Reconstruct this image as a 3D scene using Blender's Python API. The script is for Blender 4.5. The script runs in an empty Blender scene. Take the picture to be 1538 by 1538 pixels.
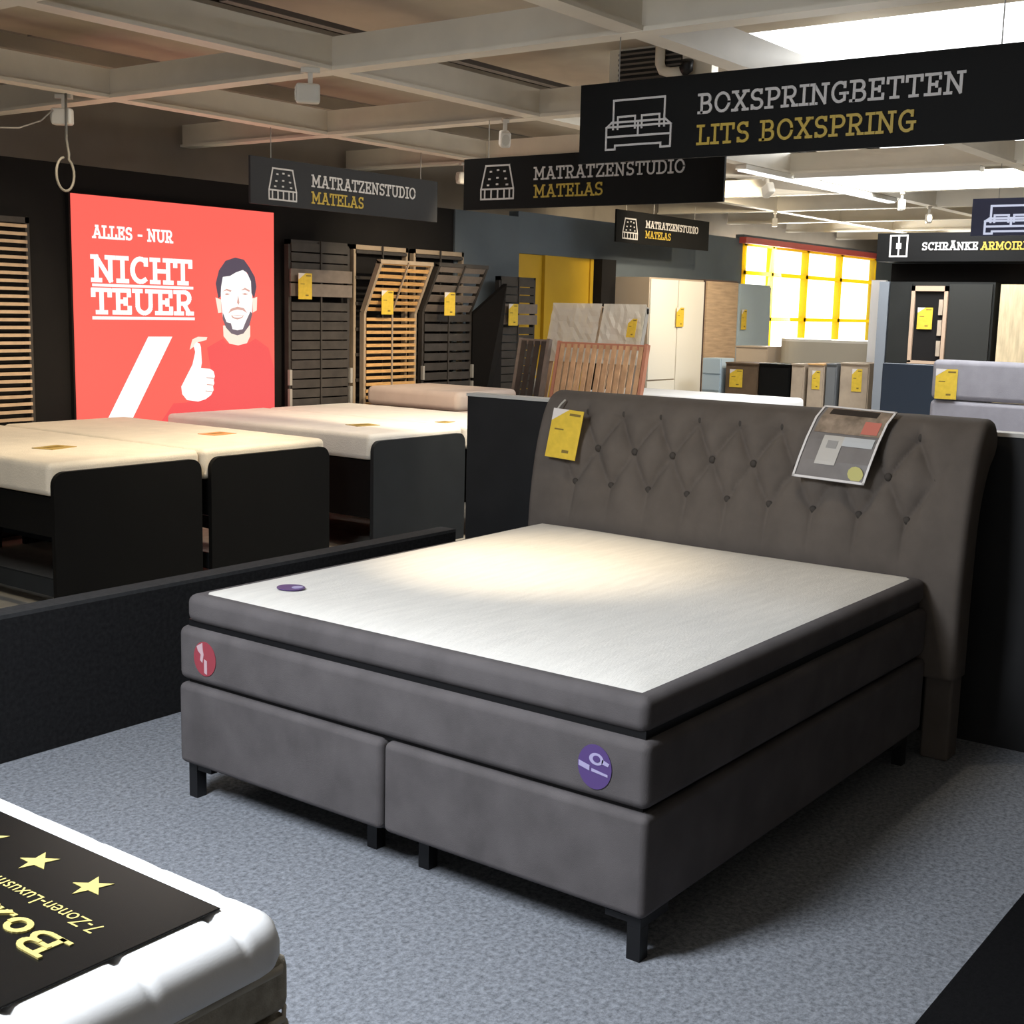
import bpy, bmesh, math, random
from mathutils import Vector, Matrix
random.seed(7)
S = bpy.context.scene
COL = S.collection
# ------------------------------------------------------------------ camera, world, lights, exposure
cam = bpy.data.cameras.new('camera'); cam.sensor_width = 36; cam.lens = 36*1939.4/1538; cam.clip_end = 100
co = bpy.data.objects.new('camera', cam); COL.objects.link(co)
cr, cu, cf = Vector((.60024, -.79947, .02375)), Vector((.11057, .11235, .9875)), Vector((.79214, .59011, -.15583))
M = Matrix((cr, cu, -cf)).transposed().to_4x4(); M.translation = Vector((-2.6924, -1.5593, 1.6669))
co.matrix_world = M
S.camera = co
S.view_settings.view_transform = 'Standard'; S.view_settings.look = 'None'
S.view_settings.gamma = 1; S.view_settings.use_curve_mapping = False
S.view_settings.exposure = 0.0
W = bpy.data.worlds.new('world'); S.world = W; W.use_nodes = True
W.node_tree.nodes['Background'].inputs[0].default_value = (1, .97, .92, 1)
W.node_tree.nodes['Background'].inputs[1].default_value = .5

def light(name, kind, loc, target, energy, col, **k):
    l = bpy.data.lights.new(name, kind); l.energy = energy; l.color = col
    for a, v in k.items(): setattr(l, a, v)
    o = bpy.data.objects.new(name, l); COL.objects.link(o); o.location = loc
    d = Vector(target)-Vector(loc); o.rotation_euler = d.to_track_quat('-Z', 'Y').to_euler()
    return o
COOL, WARM, NEUT = (.84, .91, 1), (1, .82, .56), (1, .95, .86)
light('skylight_foreground', 'AREA', (-2.1, 1.1, 2.865), (-.6, .4, 0), 165, (.88, .935, 1), shape='RECTANGLE', size=.75, size_y=1.2)
light('skylight_daylight', 'AREA', (5.2, .9, 3.22), (5.2, .9, 0), 100, (.95, .98, 1), shape='RECTANGLE', size=1.3, size_y=1.9)
light('skylight_daylight_far', 'AREA', (9.1, 2.6, 3.2), (9.1, 2.6, 0), 110, (.95, .98, 1), shape='RECTANGLE', size=1.4, size_y=1.4)
light('shop_window_daylight', 'AREA', (15.5, 6.45, 1.9), (15.0, 3.0, 1.6), 340, (1, .98, .92), shape='RECTANGLE', size=4.4, size_y=1.4)
light('hall_fill', 'AREA', (4.0, 4.6, 2.86), (4.0, 4.6, 0), 26, NEUT, shape='RECTANGLE', size=5, size_y=1.6)  # added fill light without a fixture over the mattress row
light('hall_fill_far', 'AREA', (9.0, 3.6, 2.86), (9.0, 3.9, 0), 45, NEUT, shape='RECTANGLE', size=5, size_y=2.5)  # added fill light without a fixture for the far hall

# ------------------------------------------------------------------ materials
def mat(name, col, rough=.6, noise=0, scale=20, bump=0, bscale=200, metal=0, spec=.4, emit=0, ecol=None, alpha=1, stretch=None, coord='Object', trans=0):
    m = bpy.data.materials.new(name); m.use_nodes = True
    nt = m.node_tree; b = nt.nodes['Principled BSDF']
    b.inputs['Base Color'].default_value = (*col, 1); b.inputs['Roughness'].default_value = rough
    b.inputs['Metallic'].default_value = metal; b.inputs['Specular IOR Level'].default_value = spec
    b.inputs['Alpha'].default_value = alpha; b.inputs['Transmission Weight'].default_value = trans
    if emit:
        b.inputs['Emission Color'].default_value = (*(ecol or col), 1); b.inputs['Emission Strength'].default_value = emit
    tc = nt.nodes.new('ShaderNodeTexCoord'); mp = nt.nodes.new('ShaderNodeMapping')
    nt.links.new(tc.outputs[coord], mp.inputs[0])
    if stretch: mp.inputs['Scale'].default_value = stretch
    if noise:
        n = nt.nodes.new('ShaderNodeTexNoise'); n.inputs['Scale'].default_value = scale; n.inputs['Detail'].default_value = 4
        nt.links.new(mp.outputs[0], n.inputs[0])
        r = nt.nodes.new('ShaderNodeValToRGB')
        r.color_ramp.elements[0].position = .3; r.color_ramp.elements[1].position = .7
        r.color_ramp.elements[0].color = (*[c*(1-noise) for c in col], 1)
        r.color_ramp.elements[1].color = (*[min(1, c*(1+noise)) for c in col], 1)
        nt.links.new(n.outputs[0], r.inputs[0]); nt.links.new(r.outputs[0], b.inputs['Base Color'])
    if bump:
        n2 = nt.nodes.new('ShaderNodeTexNoise'); n2.inputs['Scale'].default_value = bscale; n2.inputs['Detail'].default_value = 3
        nt.links.new(mp.outputs[0], n2.inputs[0])
        bp = nt.nodes.new('ShaderNodeBump'); bp.inputs['Strength'].default_value = bump; bp.inputs['Distance'].default_value = .01
        nt.links.new(n2.outputs[0], bp.inputs['Height']); nt.links.new(bp.outputs[0], b.inputs['Normal'])
    return m
def emis(name, col, s): return mat(name, (.02, .02, .02), .5, emit=s, ecol=col, spec=.1)

M_carpet = mat('grey_carpet', (.245, .26, .29), .95, .68, 85, 0, 200, spec=.1)
for _n in M_carpet.node_tree.nodes:
    if _n.type == 'TEX_NOISE': _n.inputs['Detail'].default_value = 8; _n.inputs['Roughness'].default_value = .78; _n.inputs['Scale'].default_value = 60
M_blackcarpet = mat('black_carpet', (.008, .008, .009), .95, .3, 90, .3, 250, spec=.1)
M_floor = mat('vinyl_floor', (.45, .42, .37), .4, .12, 12)
M_wall = mat('slate_wall', (.105, .13, .155), .8, .06, 3)
M_blackshade = mat('black_and_shaded_wall', (.013, .012, .012), .75, .1, 3, spec=.12)  # on the back wall this colour holds the shade far from the window
M_upper = mat('upper_wall', (.36, .32, .27), .8, .1, 2)
M_tray = mat('ceiling_tray', (.47, .41, .325), .6, .07, 4)
M_deck = mat('roof_deck', (.03, .028, .025), .9, .3, 3)
M_beam = mat('beam_paint', (.80, .75, .65), .5, .04, 5)
M_velvet = mat('taupe_velvet', (.110, .100, .102), .85, .16, 7, .25, 500, spec=.2)
M_velvet2 = mat('taupe_velvet_headboard', (.112, .095, .083), .85, .10, 9, .2, 500, spec=.2)
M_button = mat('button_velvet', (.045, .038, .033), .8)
M_topper = mat('topper_knit', (.77, .745, .695), .85, .045, 6, .3, 60, stretch=(1, 7, 1))
M_legs = mat('black_metal', (.008, .008, .009), .4)
M_part = mat('black_partition', (.010, .010, .011), .7, .2, 6)
M_lowpart = mat('dark_felt_partition', (.017, .017, .018), .95, .3, 60, .3, 300, spec=.1)
M_edge = mat('edge_strip', (.55, .53, .50), .5)
M_panel = mat('black_panel', (.005, .005, .005), .6, .1, 5, spec=.12)
M_panelgrey = mat('anthracite_panel', (.016, .019, .022), .55, .1, 5, spec=.2)
M_cream = mat('cream_mattress', (.72, .66, .56), .85, .05, 8, .3, 120)
M_white = mat('white_mattress', (.80, .77, .72), .85, .04, 8, .3, 120)
M_pink = mat('rose_mattress', (.52, .43, .38), .85, .05, 8)
M_quilt = mat('quilt_white', (.78, .78, .78), .8, .02, 10, .04, 200)
M_beige = mat('beige_base', (.31, .28, .22), .85, .2, 40, .3, 200)
M_piping = mat('beige_piping', (.42, .38, .31), .8)
M_sign = mat('sign_black', (.008, .008, .008), .65, .05, 3, spec=.12)
M_signgrey = mat('sign_anthracite', (.026, .027, .030), .6, .05, 3, spec=.2)
M_tx = mat('sign_white', (.55, .53, .52), .5)
M_ty = mat('sign_yellow', (.48, .34, .05), .5)
M_wire = mat('steel_wire', (.35, .34, .32), .4, metal=.5)
M_spot = mat('lamp_white', (.72, .69, .62), .4)
M_lens = emis('lamp_lens', (1, .85, .6), 9)
M_tag = mat('tag_yellow', (.72, .50, .05), .45, .08, 30)
M_tagw = mat('tag_white', (.72, .68, .66), .5)
M_tagd = mat('tag_ink', (.22, .15, .03), .6)
M_woodslat = mat('birch_slat', (.62, .36, .14), .5, .18, 14, stretch=(1, 1, 6))
M_palewood = mat('pale_wood', (.36, .28, .20), .55, .1, 10)
M_tan = mat('tan_slat', (.50, .36, .24), .55, .1, 14)
M_darkslat = mat('dark_slat', (.042, .036, .032), .5, .25, 9)
M_greyslat = mat('grey_slat', (.17, .14, .12), .5, .15, 12)
M_cap = mat('grey_cap', (.34, .32, .29), .5)
M_gold = mat('gold_card', (.45, .32, .10), .4)
M_orange = mat('orange_card', (.75, .30, .10), .5)
M_steel = mat('grey_galvanised', (.30, .28, .25), .45, .1, 8)

# ------------------------------------------------------------------ mesh helpers
ORG = {}
class MB:
    def __init__(s): s.b = bmesh.new()
    def box(s, x0, x1, y0, y1, z0, z1):
        v = [s.b.verts.new(p) for p in ((x0,y0,z0),(x1,y0,z0),(x1,y1,z0),(x0,y1,z0),(x0,y0,z1),(x1,y0,z1),(x1,y1,z1),(x0,y1,z1))]
        for f in ((0,3,2,1),(4,5,6,7),(0,1,5,4),(1,2,6,5),(2,3,7,6),(3,0,4,7)): s.b.faces.new([v[i] for i in f])
        return s
    def rbox(s, x0, x1, y0, y1, z0, z1, r, seg=4):
        t = bmesh.new(); bmesh.ops.create_cube(t, size=1)
        for v in t.verts: v.co = Vector(((x0+x1)/2+v.co.x*(x1-x0), (y0+y1)/2+v.co.y*(y1-y0), (z0+z1)/2+v.co.z*(z1-z0)))
        bmesh.ops.bevel(t, geom=t.edges[:]+t.verts[:], offset=r, segments=seg, profile=.5, affect='EDGES')
        s.merge(t); return s
    def merge(s, t):
        me = bpy.data.meshes.new('t'); t.to_mesh(me); t.free(); s.b.from_mesh(me); bpy.data.meshes.remove(me)
    def bar(s, p, q, w, h, up=(0, 0, 1)):
        p, q = Vector(p), Vector(q); d = (q-p).normalized(); up = Vector(up)
        a = d.cross(up)
        if a.length < 1e-4: a = d.cross(Vector((1, 0, 0)))
        a.normalize(); c = a.cross(d)
        v = [s.b.verts.new(e+a*(i*w/2)+c*(j*h/2)) for e in (p, q) for i, j in ((-1,-1),(1,-1),(1,1),(-1,1))]
        for f in ((0,1,2,3),(7,6,5,4),(0,4,5,1),(1,5,6,2),(2,6,7,3),(3,7,4,0)): s.b.faces.new([v[i] for i in f])
        return s
    def tube(s, pts, r, n=8):
        pts = [Vector(p) for p in pts]; rings = []; a = None
        for i, p in enumerate(pts):
            d = (pts[min(i+1, len(pts)-1)]-pts[max(i-1, 0)]).normalized()
            if a is None:
                a = d.cross(Vector((0, 0, 1)))
                if a.length < 1e-3: a = d.cross(Vector((1, 0, 0)))
            a = (a-d*a.dot(d)).normalized(); c = d.cross(a)
            rr = r[i] if isinstance(r, (list, tuple)) else r
            rings.append([s.b.verts.new(p+(a*math.cos(k*2*math.pi/n)+c*math.sin(k*2*math.pi/n))*rr) for k in range(n)])
        for A, B in zip(rings, rings[1:]):
            for k in range(n): s.b.faces.new((A[k], A[(k+1) % n], B[(k+1) % n], B[k]))
        s.b.faces.new(rings[0][::-1]); s.b.faces.new(rings[-1]); return s
    def prism(s, pts, n, t):
        "closed outline pts (3D) extruded by t along n"
        n = Vector(n)*t; A = [s.b.verts.new(Vector(p)) for p in pts]; B = [s.b.verts.new(Vector(p)+n) for p in pts]
        k = len(pts); s.b.faces.new(A[::-1]); s.b.faces.new(B)
        for i in range(k): s.b.faces.new((A[i], A[(i+1) % k], B[(i+1) % k], B[i]))
        return s
    def sphere(s, c, rx, ry, rz, n=12):
        t = bmesh.new(); bmesh.ops.create_uvsphere(t, u_segments=n, v_segments=n//2+2, radius=1)
        for v in t.verts: v.co = Vector((c[0]+v.co.x*rx, c[1]+v.co.y*ry, c[2]+v.co.z*rz))
        s.merge(t); return s
    def build(s, name, m, parent=None, smooth=False, origin=None, wn=False):
        org = Vector(ORG.get(parent.name, (0, 0, 0))) if parent else Vector(origin or (0, 0, 0))
        bmesh.ops.recalc_face_normals(s.b, faces=s.b.faces[:])
        for v in s.b.verts: v.co -= org
        me = bpy.data.meshes.new(name); s.b.to_mesh(me); s.b.free(); me.materials.append(m)
        if smooth:
            for p in me.polygons: p.use_smooth = True
        o = bpy.data.objects.new(name, me); COL.objects.link(o)
        if parent: o.parent = parent
        else: o.location = org
        ORG[o.name] = org
        if wn: o.modifiers.new('wn', 'WEIGHTED_NORMAL')
        return o
def tag(o, label, cat, group=None):
    o['label'] = label; o['category'] = cat
    if group: o['group'] = group
    return o
def thing(name, label, cat, loc, group=None):
    o = bpy.data.objects.new(name, None); COL.objects.link(o); o.location = loc; o.empty_display_size = .1
    ORG[o.name] = Vector(loc); return tag(o, label, cat, group)
def struct(o): o['kind'] = 'structure'; return o
def dup(root, loc, rot, label):
    r = root.copy(); COL.objects.link(r); r.location = loc; r.rotation_euler = rot; r['label'] = label
    for ch in list(root.children):
        c = ch.copy(); COL.objects.link(c); c.parent = r
        for g in ch.children:
            d = g.copy(); COL.objects.link(d); d.parent = c
    return r

# ------------------------------------------------------------------ slab-serif lettering
def arc(cx, cy, rx, ry, a0, a1, n=10):
    return [(cx+rx*math.cos(math.radians(a0+(a1-a0)*i/n)), cy+ry*math.sin(math.radians(a0+(a1-a0)*i/n))) for i in range(n+1)]
def sl(x, y, w=.32): return [(x-w/2, y), (x+w/2, y)]
H0, H1 = .065, .935
G = {
 'A': (.86, [[(.12,H0),(.43,H1),(.74,H0)],[(.24,.33),(.62,.33)],sl(.12,H0,.26),sl(.74,H0,.26),sl(.40,H1,.2)]),
 'B': (.74, [[(.0,H0),(.42,H0)]+arc(.42,.29,.23,.225,-90,90)+[(.16,.515)],[(.0,H1),(.4,H1)]+arc(.4,.725,.2,.21,90,-90),[(.16,H0),(.16,H1)]]),
 'C': (.74, [arc(.40,.5,.32,.435,55,305,16),[(.62,.72),(.62,H1)]]),
 'D': (.80, [[(.0,H0),(.36,H0)]+arc(.36,.5,.35,.435,-90,90,14)+[(.0,H1)],[(.16,H0),(.16,H1)]]),
 'E': (.70, [[(.0,H0),(.62,H0),(.62,.27)],[(.0,H1),(.6,H1),(.6,.74)],[(.16,H0),(.16,H1)],[(.16,.5),(.46,.5)],[(.46,.4),(.46,.6)]]),
 'G': (.80, [arc(.40,.5,.32,.435,55,300,16)+[(.64,.14),(.64,.44)],[(.42,.44),(.76,.44)],[(.62,.72),(.62,H1)]]),
 'H': (.86, [[(.15,H0),(.15,H1)],[(.69,H0),(.69,H1)],[(.15,.5),(.69,.5)],sl(.15,H0,.3),sl(.15,H1,.3),sl(.69,H0,.3),sl(.69,H1,.3)]),
 'I': (.40, [[(.19,H0),(.19,H1)],sl(.19,H0,.36),sl(.19,H1,.36)]),
 'K': (.80, [[(.15,H0),(.15,H1)],[(.15,.42),(.62,H1)],[(.3,.56),(.66,H0)],sl(.15,H0,.3),sl(.15,H1,.3),sl(.62,H1,.26),sl(.66,H0,.26)]),
 'L': (.66, [[(.0,H0),(.6,H0),(.6,.32)],[(.17,H0),(.17,H1)],sl(.17,H1,.34)]),
 'M': (1.0, [[(.15,H0),(.15,H1),(.48,.3),(.81,H1),(.81,H0)],sl(.15,H0,.28),sl(.08,H1,.16),sl(.81,H0,.28),sl(.88,H1,.16)]),
 'N': (.86, [[(.15,H0),(.15,H1),(.68,H0),(.68,H1)],sl(.15,H0,.28),sl(.08,H1,.16),sl(.68,H1,.28)]),
 'O': (.84, [arc(.41,.5,.34,.435,0,360,24)]),
 'P': (.70, [[(.0,H1),(.4,H1)]+arc(.4,.69,.24,.245,90,-90)+[(.16,.445)],[(.16,H0),(.16,H1)],sl(.16,H0,.34)]),
 'R': (.78, [[(.0,H1),(.4,H1)]+arc(.4,.70,.22,.235,90,-90)+[(.16,.465)],[(.38,.465),(.62,H0)],[(.16,H0),(.16,H1)],sl(.16,H0,.3),sl(.64,H0,.22)]),
 'S': (.68, [arc(.33,.715,.23,.22,40,270,12)+arc(.33,.285,.25,.22,90,-140,12),[(.54,.78),(.54,H1)],[(.10,.22),(.10,H0)]]),
 'T': (.74, [[(.35,H0),(.35,H1)],[(.03,.72),(.03,H1),(.67,H1),(.67,.72)],sl(.35,H0,.34)]),
 'U': (.84, [[(.15,H1),(.15,.36)]+arc(.42,.36,.27,.3,180,360,12)+[(.69,H1)],sl(.15,H1,.3),sl(.69,H1,.3)]),
 'X': (.80, [[(.12,H0),(.66,H1)],[(.12,H1),(.66,H0)],sl(.12,H0,.26),sl(.12,H1,.26),sl(.66,H0,.26),sl(.66,H1,.26)]),
 'Z': (.72, [[(.05,.72),(.05,H1),(.62,H1),(.05,H0),(.64,H0),(.64,.28)]]),
 '-': (.50, [[(.08,.42),(.42,.42)]]), ' ': (.36, []),
 'o': (.56, [arc(.26,.33,.2,.27,0,360,20)]),
 'x': (.56, [[(.08,H0),(.46,.62)],[(.08,.62),(.46,H0)],sl(.08,H0,.2),sl(.08,.62,.2),sl(.46,H0,.2),sl(.46,.62,.2)]),
 's': (.50, [arc(.23,.47,.15,.14,30,270,10)+arc(.23,.2,.17,.13,90,-150,10)]),
 'p': (.60, [[(.12,-.3),(.12,.62)],arc(.3,.33,.2,.28,-140,140,14),sl(.12,-.3,.26),sl(.08,.62,.14)]),
}
G['Ä'] = (G['A'][0], G['A'][1]+[[(.24,1.13),(.34,1.13)],[(.52,1.13),(.62,1.13)]])
class Words:
    def __init__(s): s.m = [MB()]
    def build(s, name, m, parent):
        for w in s.m: w.build(name, m, parent)
def text_mesh(txt, o, u, v, n, height, width=None, t=.13, thick=.003):
    "lettering whose left foot is at o; u to the right, v up, n out of the surface; squeezed to the given width"
    o, u, v, n = Vector(o), Vector(u), Vector(v), Vector(n); ws = Words(); mb = ws.m[0]; cnt = 0
    total = sum(G[c][0] for c in txt)+.10*(len(txt)-1)
    sx = (width/total) if width else height
    x = 0; hw = t/2
    for c in txt:
        if c == ' ': mb = MB(); ws.m.append(mb)
        for st in G[c][1]:
            for (ax, ay), (bx, by) in zip(st, st[1:]):
                d = Vector((bx-ax, by-ay)); L = d.length
                if L < 1e-6: continue
                d /= L; e = d*hw*.8; nn = Vector((-d.y, d.x))*hw
                P = [Vector((ax, ay))-e-nn, Vector((bx, by))+e-nn, Vector((bx, by))+e+nn, Vector((ax, ay))-e+nn]
                mb.prism([o+u*((x+q.x)*sx)+v*(q.y*height) for q in P], n, thick*(1+.06*(cnt % 23))); cnt += 1
        x += G[c][0]+.10
    return ws
def plane(o, u, v): return lambda a, b: Vector(o)+Vector(u)*a+Vector(v)*b
def line_art(segs, P, n, w, thick=.003):
    mb = MB(); n = Vector(n)
    for st in segs:
        for a, b in zip(st, st[1:]):
            pa, pb = P(*a), P(*b); d = (pb-pa).normalized(); s_ = d.cross(n)*w/2; e = d*w/2
            mb.prism([pa-e-s_, pb+e-s_, pb+e+s_, pa-e+s_], n, thick+.0001*(len(mb.b.verts)//8 % 40))
    return mb
def disc_pts(P, cx, cy, rx, ry, n=28, a0=0, a1=360):
    full = abs(a1-a0) >= 360; k = n if full else n+1
    return [P(cx+rx*math.cos(math.radians(a0+(a1-a0)*i/n)), cy+ry*math.sin(math.radians(a0+(a1-a0)*i/n))) for i in range(k)]

# ------------------------------------------------------------------ setting
F = -.006
struct(MB().box(-7, 24, -9, 9, -.12, F).build('floor', M_floor))
WY = 6.6
wl = MB().box(-7, 8.25, WY, WY+.12, F, 2.60); struct(wl.build('wall_back', M_blackshade))  # same paint as slate part; shade away from window put into the colour
w2 = MB().box(8.25, 13.32, WY, WY+.12, 2.235, 2.66).box(9.68, 13.32, WY, WY+.12, F, 2.235).box(7.2, 8.25, WY-.02, WY, 0, 2.6)
w2.box(13.32, 18.0, WY, WY+.12, F, 1.15).box(18, 24, WY, WY+.12, F, 2.72).box(13.32, 18, WY, WY+.12, 2.66, 2.72)
struct(w2.build('wall_back_slate', M_wall))
struct(MB().box(-7, 24, WY+.5, WY+.6, 2.3, 4.0).build('wall_upper', M_upper))
struct(MB().box(24, 24.1, -9, 9, F, 4.0).build('wall_far', M_wall))
struct(MB().box(-7, 24, -9.1, -9, F, 4.0).build('wall_right', M_upper))
d1 = struct(MB().box(8.27, 8.72, WY+.02, WY+.06, F, 2.233).box(8.72, 8.76, WY-.02, WY+.06, F, 2.233).box(8.76, 9.60, WY+.0, WY+.05, F, 2.233).box(9.60, 9.66, WY-.02, WY+.06, F, 2.233).build('door_1', mat('yellow_door', (.52, .32, .02), .45, .06, 3)))
struct(MB().box(9.68, 9.97, WY-.12, WY, F, 2.235).build('trim_1', M_blackshade))
# window in the back wall
M_yf = mat('yellow_frame', (.80, .60, .05), .4)
_t = M_yf.node_tree; _tr = _t.nodes.new('ShaderNodeBsdfTranslucent'); _tr.inputs[0].default_value = (1, .80, .08, 1)
_mx = _t.nodes.new('ShaderNodeMixShader'); _mx.inputs[0].default_value = .75  # translucent mix added so the bars glow like window bloom
_t.links.new(_t.nodes['Principled BSDF'].outputs[0], _mx.inputs[1]); _t.links.new(_tr.outputs[0], _mx.inputs[2])
_t.links.new(_mx.outputs[0], _t.nodes['Material Output'].inputs[0])
wf = MB()
for x in (13.34, 14.2, 15.35, 16.6, 17.97): wf.box(x-.035, x+.035, WY-.03, WY+.06, 1.15, 2.62)
for z in (1.17, 1.60, 2.22, 2.6): wf.box(13.3, 18, WY-.03, WY+.06, z-.025, z+.025)
win = struct(wf.build('window_1', M_yf))
MB().box(13.34, 17.97, WY+.07, WY+.08, 1.17, 2.6).build('pane', emis('daylight_pane', (1, .985, .93), 2.6), win)
struct(MB().box(13.2, 18.1, WY-.10, WY, 2.60, 2.68).build('trim_2', mat('red_trim', (.45, .07, .06), .5)))

# ceiling: painted beam grid, trays, deck, skylights
GX = [2.45+1.88*k for k in range(-4, 11)]; GY = [1.63+1.91*k for k in range(-5, 4)]
ti = 3
for x in GX:
    struct(MB().box(x-.035, x+.035, -8.9, 7.05, 2.90, 3.06).box(x-.06, x+.06, -8.9, 7.05, 2.885, 2.905).build('trim_%d' % ti, M_beam)); ti += 1
for y in GY:
    struct(MB().box(-6.9, 23.5, y-.035, y+.035, 2.902, 3.062).box(-6.9, 23.5, y-.06, y+.06, 2.887, 2.907).build('trim_%d' % ti, M_beam)); ti += 1
tr = MB(); rb = MB()
SKY = [(5.19, .95), (9.0, 2.58), (-1.3, .68)]
for i, x in enumerate(GX[:-1]):
    for j, y in enumerate(GY[:-1]):
        cx, cy = x+.94, y+.955
        if any(abs(cx-a) < .6 and abs(cy-b) < .7 for a, b in SKY): continue
        gap = {6: .62, 7: .5}.get(j, 0); z = 3.265; y0_ = 2.26 if (i == 5 and j == 5) else y
        if not gap: tr.box(x, x+1.88, y0_, y+1.91, z, z+.03); continue
        g0 = y+.42; g1 = g0+gap
        xe = x+1.88
        tr.box(x, x+1.88, y, g0, z, z+.03).box(x, x+1.88, g1, y+1.91, z, z+.03).box(x, x+1.88, g1, g1+.03, z+.03, z+.12)
        if xe < x+1.8: tr.box(xe, x+1.88, g0, g1, z+.02, z+.05)
        for q in range(3): rb.box(x+.03, xe-.03, g0+.08+q*.18, g0+.15+q*.18, 3.36, 3.46)
struct(tr.build('ceiling', M_tray)); struct(rb.build('ceiling_ribs', mat('dark_ribs', (.22, .20, .18), .7)))
struct(MB().box(-7, 24, -9, 7.2, 3.75, 3.85).build('ceiling_deck', M_deck))
M_sky = emis('skylight_glow', (.97, .99, 1), 3.0)
for k, (x0, x1, y0, y1) in enumerate([(4.5, 5.95, -.05, 2.2), (8.2, 9.85, 1.75, 3.4)]):
    sw = struct(MB().box(x0-.06, x1+.06, y0-.06, y1+.06, 3.31, 3.34).build('window_%d' % (k+2), M_beam))
    MB().box(x0, x1, y0, y1, 3.295, 3.309).build('pane', M_sky, sw)

# ------------------------------------------------------------------ carpets and partitions
tag(MB().box(-4.5, 2.40, -.645, 2.56, F, 0).build('carpet', M_carpet), 'grey speckled carpet under the upholstered bed', 'carpet')
tag(MB().box(-4.5, 2.40, -3.6, -.646, F, 0).build('carpet', M_blackcarpet), 'black carpet strip in the bottom right corner beside the grey carpet', 'carpet')
lp = thing('low_partition', 'low dark felt covered divider between the grey carpet and the mattress row', 'partition', (0, 2.61, F))
MB().box(-4.5, 2.36, 2.56, 2.66, F, .53).build('divider_panel', M_lowpart, lp)
MB().box(-4.5, 2.36, 2.56, 2.66, .53, .545).build('top_strip', mat('felt_top', (.035, .036, .038), .9, .2, 50), lp)
tp = thing('tall_partition', 'black head-high divider standing behind the tufted headboard', 'partition', (2.43, 1, F))
MB().box(2.40, 2.48, -3.6, 2.53, F, 1.225).build('divider_panel', M_part, tp)
MB().box(2.395, 2.485, -3.6, 2.535, 1.225, 1.24).build('edge_strip', M_edge, tp)

# ------------------------------------------------------------------ the upholstered bed
bed = thing('boxspring_bed', 'large taupe velvet box spring bed with tufted headboard on grey carpet', 'bed', (1.0, .91, 0))
MB().rbox(0, 2.03, 0, .899, .125, .405, .022).build('base', M_velvet, bed, True, wn=True)
MB().rbox(0, 2.03, .906, 1.826, .125, .405, .022).build('base', M_velvet, bed, True, wn=True)
MB().box(.04, 2.0, .04, 1.79, .118, .126).build('underside', M_legs, bed)
def puff(x0, x1, y0, y1, z0, z1, r, name, m, par, amp=.006, seed=1):
    t = MB().rbox(x0, x1, y0, y1, z0, z1, r, 4)
    return t.build(name, m, par, True, wn=True)
puff(.005, 2.03, .005, 1.83, .415, .598, .028, 'mattress', M_velvet, bed)
MB().box(.03, 2.0, .03, 1.80, .40, .42).build('seam_gap', M_legs, bed)
MB().box(.03, 2.0, .03, 1.80, .59, .62).build('seam_gap', M_legs, bed)
tpz = puff(.015, 2.03, .02, 1.80, .612, .708, .030, 'topper', M_velvet, bed)
# knitted top face of the topper, slightly quilted
ins = MB(); nx, ny = 60, 56
xa, xb, ya, yb = .05, 2.0, .055, 1.765
grid = []
for i in range(nx+1):
    row = []
    for j in range(ny+1):
        u_, v_ = i/nx, j/ny
        e = min(u_, 1-u_, v_, 1-v_)
        z = .7065+.012*min(1, e/.06)**.6+.004*math.sin(u_*9+v_*3)*min(1, e*8)+.006*math.exp(-((u_-.95)**2+(v_-.9)**2)*20)
        row.append(ins.b.verts.new((xa+(xb-xa)*u_, ya+(yb-ya)*v_, z)))
    grid.append(row)
for i in range(nx):
    for j in range(ny): ins.b.faces.new((grid[i][j], grid[i+1][j], grid[i+1][j+1], grid[i][j+1]))
top = ins.build('topper_cover', M_topper, bed, True); top['label'] = 'cream knitted top panel'
# legs: angled black metal feet
def lleg(x, y, sx, sy):
    m = MB().box(x-.02, x+.02, y-.02, y+.02, 0, .0915).box(min(x-.02, x+sx*.12), max(x+.02, x+sx*.12), y-.02, y+.02, .092, .12)
    m.box(x-.018, x+.018, min(y-.018, y+sy*.09), max(y+.018, y+sy*.09), .1, .117)
    return m.build('leg', M_legs, bed)
for a in ((.045, .04, 1, 1), (.05, 1.79, 1, -1), (1.95, .05, -1, 1), (1.95, 1.78, -1, -1), (.13, 1.04, 1, 1), (.12, .82, 1, 1)): lleg(*a)
# headboard: tufted front, scroll top, two posts
prof = [(2.035, .33), (2.035, .55), (2.04, .75), (2.06, .92), (2.095, 1.08), (2.135, 1.19), (2.17, 1.25), (2.215, 1.287), (2.27, 1.298), (2.325, 1.285), (2.365, 1.245), (2.372, 1.19), (2.345, 1.14), (2.29, 1.09), (2.235, .98), (2.21, .85), (2.20, .6), (2.20, .33)]
def spline(pts, n):
    out = []
    for i in range(len(pts)-1):
        p0, p1, p2, p3 = [Vector((*pts[max(0, min(len(pts)-1, i+k))], 0)) for k in (-1, 0, 1, 2)]
        for q in range(n):
            t = q/n
            out.append(.5*((2*p1)+(p2-p0)*t+(2*p0-5*p1+4*p2-p3)*t*t+(3*p1-p0-3*p2+p3)*t**3))
    out.append(Vector((*pts[-1], 0))); return out
pf = spline(prof, 10)
ya, yb, ncol = -.105, 1.885, 240
hb = MB(); rings = []
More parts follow.
